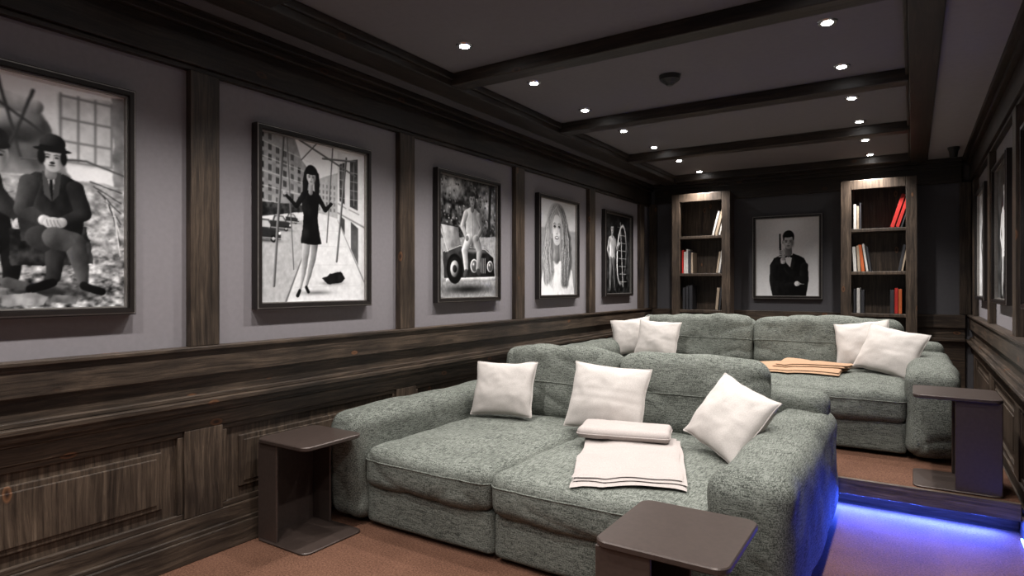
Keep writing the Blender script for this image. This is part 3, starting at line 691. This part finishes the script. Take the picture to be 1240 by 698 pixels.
def pic_jeep():
    c = Cv(160, 200, 0.3); R = c.r
    c.a = 0.26+1.0*(c.n(18, 22, 5)-0.5); c.ell(0.25, 0.08, 0.25, 0.12, 0.8, 0, 0.8, tex=0.3, cells=24); c.ell(0.85, 0.20, 0.18, 0.25, 0.6, 0, 0.8, tex=0.4, cells=30)
    for i in range(120): x, y = R.random(), 0.45*R.random(); c.ell(x, y, 0.012, 0.008, R.choice([0.05, 0.75, 0.5]), R.uniform(0, 90), 0.3)
    c.cap([(0.90, 0.0, 0.02), (0.86, 0.5, 0.025)], 0.16); c.soft(2)
    c.poly([(0, 0.52), (1, 0.46), (1, 1), (0, 1)], 0.62, 0.15, 40, wob=1); c.ell(0.5, 0.93, 0.5, 0.06, 0.15, 0, 0.7)
    c.poly([(0.08, 0.63), (0.35, 0.56), (0.80, 0.575), (0.95, 0.64), (0.98, 0.84), (0.10, 0.84)], 0.17, 0.05, 24, wob=1, sh=0.5)
    c.ell(0.60, 0.60, 0.3, 0.03, 0.5, 0, 0.8); c.cap([(0.12, 0.625, 0.004), (0.36, 0.565, 0.004), (0.80, 0.582, 0.004), (0.95, 0.645, 0.004)], 0.85, wob=0)
    c.cap([(0.03, 0.40, 0.008), (0.16, 0.62, 0.008)], 0.8); c.poly([(0.05, 0.40), (0.33, 0.41), (0.36, 0.56), (0.15, 0.60)], 0.62, 0.1, 12, wob=1, sh=0.4); c.cap([(0.05, 0.40, 0.005), (0.33, 0.41, 0.005)], 0.15, wob=0)
    c.cap([(0.15, 0.855, 0.020), (0.98, 0.835, 0.020)], 0.75, sh=0.6, wob=0)
    c.ell(0.27, 0.76, 0.130, 0.155, 0.07, wob=0); c.ell(0.27, 0.76, 0.10, 0.122, 0.13, wob=0); c.ell(0.27, 0.76, 0.07, 0.085, 0.65, sh=0.6, wob=0); c.ell(0.27, 0.76, 0.035, 0.04, 0.2, wob=0, sh=0.6)
    for hx, s in ((0.60, 1.0), (0.89, 0.85)): c.ell(hx, 0.73, 0.066*s, 0.074*s, 0.85, wob=0, sh=0.4); c.ell(hx, 0.73, 0.052*s, 0.060*s, 0.35, wob=0); c.ell(hx-0.015, 0.715, 0.02*s, 0.02*s, 0.95, 0, 0.8)
    for k in range(5): c.cap([(0.69+k*0.027, 0.66, 0.004), (0.69+k*0.027, 0.79, 0.004)], 0.7, wob=0)
    c.poly([(0.43, 0.265), (0.52, 0.235), (0.61, 0.235), (0.70, 0.27), (0.685, 0.38), (0.69, 0.50), (0.455, 0.50), (0.455, 0.38)], 0.66, 0.05, 22, wob=1, sh=0.35)
    c.cap([(0.455, 0.295, 0.040), (0.395, 0.40, 0.032), (0.46, 0.485, 0.024)], 0.68, sh=0.4); c.cap([(0.68, 0.295, 0.040), (0.735, 0.40, 0.032), (0.665, 0.48, 0.024)], 0.46, sh=0.4)
    c.cap([(0.565, 0.25, 0.003), (0.572, 0.49, 0.003)], 0.4); c.poly([(0.54, 0.235), (0.595, 0.235), (0.567, 0.29)], 0.45)
    c.cap([(0.505, 0.505, 0.058), (0.435, 0.60, 0.050), (0.462, 0.76, 0.034)], 0.72, sh=0.5); c.cap([(0.635, 0.505, 0.058), (0.695, 0.60, 0.050), (0.665, 0.75, 0.034)], 0.56, sh=0.5); c.ell(0.57, 0.55, 0.03, 0.06, 0.3, 0, 0.8)
    c.ell(0.475, 0.498, 0.028, 0.030, 0.50, wob=0); c.ell(0.65, 0.492, 0.028, 0.030, 0.42, wob=0)
    c.cap([(0.462, 0.785, 0.028), (0.44, 0.81, 0.030)], 0.28); c.cap([(0.668, 0.772, 0.028), (0.69, 0.795, 0.030)], 0.24)
    c.cap([(0.565, 0.2, 0.03), (0.565, 0.245, 0.034)], 0.45); c.ell(0.563, 0.135, 0.058, 0.055, 0.22, 0, 0.15); face(c, 0.565, 0.168, 0.050, 0.58, 0.05); c.ell(0.556, 0.117, 0.056, 0.028, 0.24, -6, 0.25)
    return c.out()
def pic_blonde():
    c = Cv(160, 200, 0.7); R = c.r
    c.a = 0.84-0.20*np.clip((c.y-0.29)/0.02, 0, 1)-0.1*c.y+0.08*(c.n(4, 24)-0.5); c.soft(6)
    c.poly([(0.04, 1), (0.10, 0.74), (0.34, 0.64), (0.66, 0.64), (0.90, 0.74), (0.97, 1)], 0.90, 0.05, 16, wob=2, sh=0.12)
    for (p, r, v) in (([(0.34, 0.20), (0.23, 0.40), (0.17, 0.62), (0.22, 0.80)], 0.10, 0.52), ([(0.62, 0.20), (0.75, 0.40), (0.78, 0.62), (0.70, 0.84)], 0.11, 0.36), ([(0.34, 0.2), (0.29, 0.5), (0.33, 0.76)], 0.07, 0.48), ([(0.62, 0.2), (0.66, 0.5), (0.66, 0.76)], 0.06, 0.36)):
        c.cap([(x, y, r) for x, y in p], v, 0.05, wob=3, sh=0.2)
    c.ell(0.48, 0.175, 0.235, 0.19, 0.58, 0, 0.1, sh=0.3)
    for i in range(520):
        s = R.choice([-1, 1]); o = R.random(); dark = (s > 0 and R.random() < 0.35) or R.random() < 0.10; w = R.uniform(-0.03, 0.03)
        c.cap([(0.48+s*(0.02+0.14*o), 0.04+0.05*o, 0.001), (0.48+s*(0.165+0.075*o), 0.20, 0.0016), (0.48+s*(0.165+0.15*o)+w, 0.44, 0.0018), (0.48+s*(0.15+0.20*o)-0.02-w, 0.62, 0.0018), (0.48+s*(0.10+0.20*o)+w, 0.70+0.22*R.random(), 0.0007)], 0.22 if dark else R.choice([0.4, 0.55, 0.7, 0.85, 0.9]), sh=0.1, wob=R.uniform(0.5, 4))
    x, y, r, q = 0.475, 0.290, 0.138, c.asp
    c.cap([(0.47, 0.46, 0.065), (0.465, 0.60, 0.085)], 0.50, 0.03)
    c.ell(x, y-0.01, r, r*1.20, 0.82, 0, 0.06, sh=0.05, wob=0); c.ell(x, y+0.088, r*0.78, r*0.86, 0.82, 0, 0.08, sh=0.08, wob=0)
    c.ell(x+0.110, y+0.03, 0.050, 0.17, 0.52, 0, 0.8); c.ell(x-0.06, y+0.06, 0.045, 0.045, 0.95, 0, 0.8); c.ell(x+0.06, y+0.065, 0.035, 0.035, 0.88, 0, 0.8)
    for ex in (x-0.058, x+0.060):
        ey = y-0.010
        c.ell(ex, ey-0.008, 0.042, 0.030, 0.48, 0, 0.8); c.ell(ex, ey, 0.028, 0.012, 0.80, 0, 0.3, wob=0); c.ell(ex, ey-0.001, 0.013, 0.0125, 0.08, 0, 0.3, wob=0)
        c.cap([(ex-0.034, ey+0.002, 0.002), (ex-0.012, ey-0.011, 0.005), (ex+0.012, ey-0.011, 0.005), (ex+0.036, ey+0.001, 0.002)], 0.06, 0.006, wob=0)
        c.cap([(ex-0.038, ey-0.032, 0.003), (ex, ey-0.043, 0.005), (ex+0.040, ey-0.030, 0.002)], 0.38, 0.008, wob=0)
    c.cap([(x+0.014, y-0.005, 0.002), (x+0.016, y+0.045, 0.007)], 0.72, 0.018, wob=0); c.ell(x, y+0.060, 0.024, 0.007, 0.42, 0, 0.6)
    c.ell(x-0.002, y+0.103, 0.054, 0.023, 0.36, 0, 0.2, wob=0, sh=0); c.ell(x-0.002, y+0.100, 0.042, 0.010, 0.98, 0, 0.3, wob=0, sh=0); c.ell(x, y+0.138, 0.03, 0.008, 0.68, 0, 0.8)
    for i in range(90):
        s = R.choice([-1, 1]); c.cap([(0.478+s*0.005, 0.06, 0.0015), (0.478+s*R.uniform(0.06, 0.12), 0.13+0.03*R.random(), 0.002), (0.478+s*R.uniform(0.125, 0.15), 0.25, 0.0015), (0.478+s*R.uniform(0.12, 0.15), 0.40, 0.001)], R.choice([0.4, 0.92, 0.75, 0.6]), wob=1)
    return c.out()
def pic_surf():
    c = Cv(150, 190, 0.1); c.a = 0.12+0.45*(c.n(14, 18, 5)-0.45); c.soft(3)
    c.ell(0.66, 0.50, 0.19, 0.50, 0.78, 6, tex=0.08, sh=0.5); c.ell(0.66, 0.50, 0.160, 0.455, 0.13, 6, tex=0.12); c.cap([(0.61, 0.08, 0.007), (0.71, 0.92, 0.007)], 0.8)
    for k in range(8): c.cap([(0.50+0.012*k, 0.15+k*0.10, 0.003), (0.80+0.008*k, 0.15+k*0.1, 0.003)], 0.75, wob=0)
    c.poly([(0.17, 0.30), (0.25, 0.27), (0.34, 0.27), (0.43, 0.31), (0.40, 0.44), (0.41, 0.57), (0.19, 0.57), (0.20, 0.44)], 0.68, 0.05, wob=1, sh=0.4)
    c.cap([(0.19, 0.33, 0.034), (0.13, 0.45, 0.027), (0.20, 0.54, 0.02)], 0.62); c.cap([(0.41, 0.33, 0.034), (0.49, 0.44, 0.027), (0.56, 0.37, 0.02)], 0.5); c.ell(0.575, 0.36, 0.024, 0.028, 0.65)
    c.cap([(0.25, 0.58, 0.056), (0.23, 0.76, 0.038), (0.22, 0.92, 0.022)], 0.40, sh=0.5); c.cap([(0.35, 0.58, 0.056), (0.375, 0.76, 0.038), (0.39, 0.92, 0.022)], 0.30, sh=0.5); c.ell(0.20, 0.95, 0.04, 0.018, 0.3); c.ell(0.41, 0.95, 0.04, 0.018, 0.25)
    c.cap([(0.295, 0.22, 0.028), (0.295, 0.275, 0.032)], 0.5); c.ell(0.293, 0.155, 0.060, 0.060, 0.2, 0, 0.15); face(c, 0.297, 0.19, 0.052, 0.70, 0.05); c.ell(0.290, 0.137, 0.056, 0.026, 0.2, -5, 0.25)
    return c.out()
def pic_agent():
    c = Cv(160, 208, 0.8); c.a = 0.95-0.10*np.abs(c.x-0.5)*2+0.02*(c.n(4, 4)-0.5)
    c.poly([(0.27, 1.0), (0.22, 0.80), (0.23, 0.60), (0.29, 0.515), (0.44, 0.46), (0.61, 0.46), (0.76, 0.512), (0.82, 0.60), (0.84, 0.80), (0.80, 1.0)], 0.10, 0.01, wob=1, sh=0.4)
    c.poly([(0.45, 0.44), (0.60, 0.44), (0.565, 0.66), (0.525, 0.70), (0.50, 0.66)], 0.94, wob=0.5, sh=0.08); c.poly([(0.455, 0.473), (0.525, 0.490), (0.455, 0.520)], 0.04); c.poly([(0.595, 0.473), (0.525, 0.490), (0.595, 0.520)], 0.04); c.ell(0.525, 0.493, 0.013, 0.013, 0.08, wob=0)
    c.poly([(0.445, 0.455), (0.46, 0.46), (0.53, 0.73), (0.47, 0.68), (0.42, 0.56)], 0.20, sh=0.2); c.poly([(0.605, 0.455), (0.59, 0.46), (0.53, 0.73), (0.58, 0.68), (0.64, 0.56)], 0.17, sh=0.2)
    c.cap([(0.525, 0.38, 0.050), (0.525, 0.45, 0.056)], 0.5); c.ell(0.525, 0.235, 0.090, 0.098, 0.07, 0, 0.08); c.ell(0.437, 0.305, 0.013, 0.030, 0.65, wob=0)
    face(c, 0.527, 0.310, 0.084, 0.78, -0.04)
    c.ell(0.522, 0.218, 0.086, 0.042, 0.09, -4, 0.12, sh=0.6); c.ell(0.450, 0.255, 0.012, 0.045, 0.08, 0, 0.3, wob=0); c.ell(0.603, 0.255, 0.012, 0.045, 0.07, 0, 0.3, wob=0)
    c.cap([(0.295, 0.62, 0.062), (0.29, 0.82, 0.060), (0.46, 0.88, 0.052), (0.64, 0.845, 0.042)], 0.13, sh=0.5); c.cap([(0.655, 0.84, 0.040), (0.668, 0.837, 0.038)], 0.94); c.ell(0.715, 0.828, 0.042, 0.032, 0.70, wob=0)
    for k in range(4): c.cap([(0.715, 0.808+k*0.012, 0.007), (0.765, 0.812+k*0.012, 0.006)], 0.66, sh=0.6, wob=0)
    c.cap([(0.77, 0.62, 0.062), (0.75, 0.80, 0.060), (0.56, 0.70, 0.044), (0.445, 0.575, 0.036)], 0.12, sh=0.5)
    # hand raised beside the chin, holding the pistol upright
    c.cap([(0.440, 0.560, 0.038), (0.432, 0.540, 0.036)], 0.94); c.poly([(0.395, 0.42), (0.465, 0.40), (0.480, 0.48), (0.465, 0.54), (0.405, 0.545)], 0.74, wob=0.6, sh=0.2)
    c.poly([(0.378, 0.20), (0.402, 0.198), (0.412, 0.42), (0.430, 0.50), (0.400, 0.505), (0.380, 0.42)], 0.05)
    for k in range(4): c.cap([(0.380, 0.425+k*0.023, 0.010), (0.420, 0.418+k*0.023, 0.0105), (0.455, 0.428+k*0.023, 0.009)], 0.76, sh=0.55, wob=0)
    c.cap([(0.468, 0.46, 0.011), (0.450, 0.395, 0.010)], 0.76, sh=0.4, wob=0)
    return c.out()
def pic_figure(seed, bg, fg):
    c = Cv(110, 140, bg); c.a = bg+0.5*(c.n(8, 10, 4, seed)-0.5); c.soft(3)
    c.cap([(0.42, 0.64, 0.07), (0.40, 0.80, 0.05), (0.38, 0.95, 0.03)], fg*0.8); c.cap([(0.58, 0.64, 0.07), (0.62, 0.80, 0.05), (0.62, 0.95, 0.03)], fg*0.65)
    c.poly([(0.28, 0.37), (0.36, 0.32), (0.46, 0.30), (0.54, 0.30), (0.64, 0.32), (0.72, 0.37), (0.68, 0.50), (0.70, 0.68), (0.32, 0.68), (0.33, 0.50)], fg, 0.05, wob=1, sh=0.35)
    c.cap([(0.31, 0.38, 0.045), (0.23, 0.52, 0.035), (0.36, 0.62, 0.028)], fg); c.cap([(0.69, 0.38, 0.045), (0.80, 0.50, 0.035), (0.72, 0.62, 0.028)], fg*0.8)
    c.cap([(0.5, 0.24, 0.035), (0.5, 0.31, 0.04)], 0.55); c.ell(0.5, 0.15, 0.080, 0.08, 0.12, 0, 0.1); face(c, 0.5, 0.195, 0.068, 0.75); c.ell(0.495, 0.125, 0.075, 0.035, 0.12, -4, 0.2)
    return c.out()

def framed(img, C, r, n, w=0.84, h=1.01, fw=0.038, dep=0.055):
    C, r, n = Vector(C), Vector(r), Vector(n); up = Vector((0, 0, 1))
    V, F, Mi = [], [], []
    def fb(x0, x1, z0, z1, d0, d1, mi):
        i = len(V)
        for d in (d0, d1):
            for x, z in ((x0, z0), (x1, z0), (x1, z1), (x0, z1)): V.append(C+r*x+up*z+n*d)
        for f in ((3, 2, 1, 0), (4, 5, 6, 7), (0, 1, 5, 4), (1, 2, 6, 5), (2, 3, 7, 6), (3, 0, 4, 7)): F.append(tuple(i+a for a in f)); Mi.append(mi)
    W2, H2 = w/2, h/2; d0 = 0.004
    def fr(ox, oz, t, a, c, mi):
        fb(-ox, ox, oz-t, oz, a, c, mi); fb(-ox, ox, -oz, -oz+t, a, c, mi)
        fb(-ox, -ox+t, -oz+t, oz-t, a, c, mi); fb(ox-t, ox, -oz+t, oz-t, a, c, mi)
    fr(W2, H2, fw-0.006, d0, dep-0.008, 0)
    fr(W2-0.004, H2-0.004, 0.006, dep-0.008, dep-0.004, 1)
    fr(W2-0.010, H2-0.010, 0.018, dep-0.008, dep, 0)
    fr(W2-fw+0.006, H2-fw+0.006, 0.006, d0, dep-0.018, 1)
    fb(-W2+fw-0.002, W2-fw+0.002, -H2+fw-0.002, H2-fw+0.002, d0, d0+0.010, 0)
    nh, nw = img.shape; iw, ih = w-2*fw+0.002, h-2*fw+0.002
    base = len(V)
    xs = (np.arange(nw)/(nw-1)-0.5)*iw; zs = (0.5-np.arange(nh)/(nh-1))*ih
    for j in range(nh):
        p = C+up*float(zs[j])+n*(d0+0.0135)
        for i in range(nw): V.append(p+r*float(xs[i]))
    for j in range(nh-1):
        for i in range(nw-1):
            a = base+j*nw+i; F.append((a+nw, a+nw+1, a+1, a)); Mi.append(2)
    o = mesh_obj('framed_photograph', V, F, [FRAME, FRAMES, PRINT], Mi)
    at = o.data.color_attributes.new('Col', 'FLOAT_COLOR', 'POINT')
    col = np.ones((len(V), 4), np.float32); lin = np.power(img, 2.2).reshape(-1)*0.95
    col[base:, 0] = lin; col[base:, 1] = lin; col[base:, 2] = lin*1.01
    at.data.foreach_set('color', col.reshape(-1))
    return o
ZC = 1.725
imgs = [pic_tramp(), pic_street(), pic_jeep(), pic_blonde(), pic_surf()]
cy = [1.01, 2.465, 3.97, 5.455, 6.95]
for im, y in zip(imgs, cy):
    framed(im, (XL, y, ZC), (0, 1, 0), (1, 0, 0))
framed(pic_agent(), (-1.26, YB, 1.69), (1, 0, 0), (0, -1, 0), w=0.77, h=1.0)
for k, (y, bg, fg) in enumerate(((2.465, 0.6, 0.3), (3.97, 0.45, 0.9), (5.455, 0.28, 0.95), (6.95, 0.85, 0.4))):
    framed(pic_figure(20+k, bg, fg), (XR, y, ZC), (0, -1, 0), (-1, 0, 0))

# ------------------------------------------------------------------ world & camera
w = bpy.data.worlds.new('world'); sc.world = w; w.use_nodes = True
w.node_tree.nodes['Background'].inputs[0].default_value = (0.02, 0.02, 0.025, 1)
cam = bpy.data.cameras.new('camera'); co = bpy.data.objects.new('camera', cam); sc.collection.objects.link(co)
co.location = (0, 0, 1.35); co.rotation_euler = (math.radians(90), 0, math.radians(32.9))
cam.sensor_width = 36; cam.lens = 36*750/1240; cam.shift_y = -3/1240; cam.clip_start = 0.05
sc.camera = co
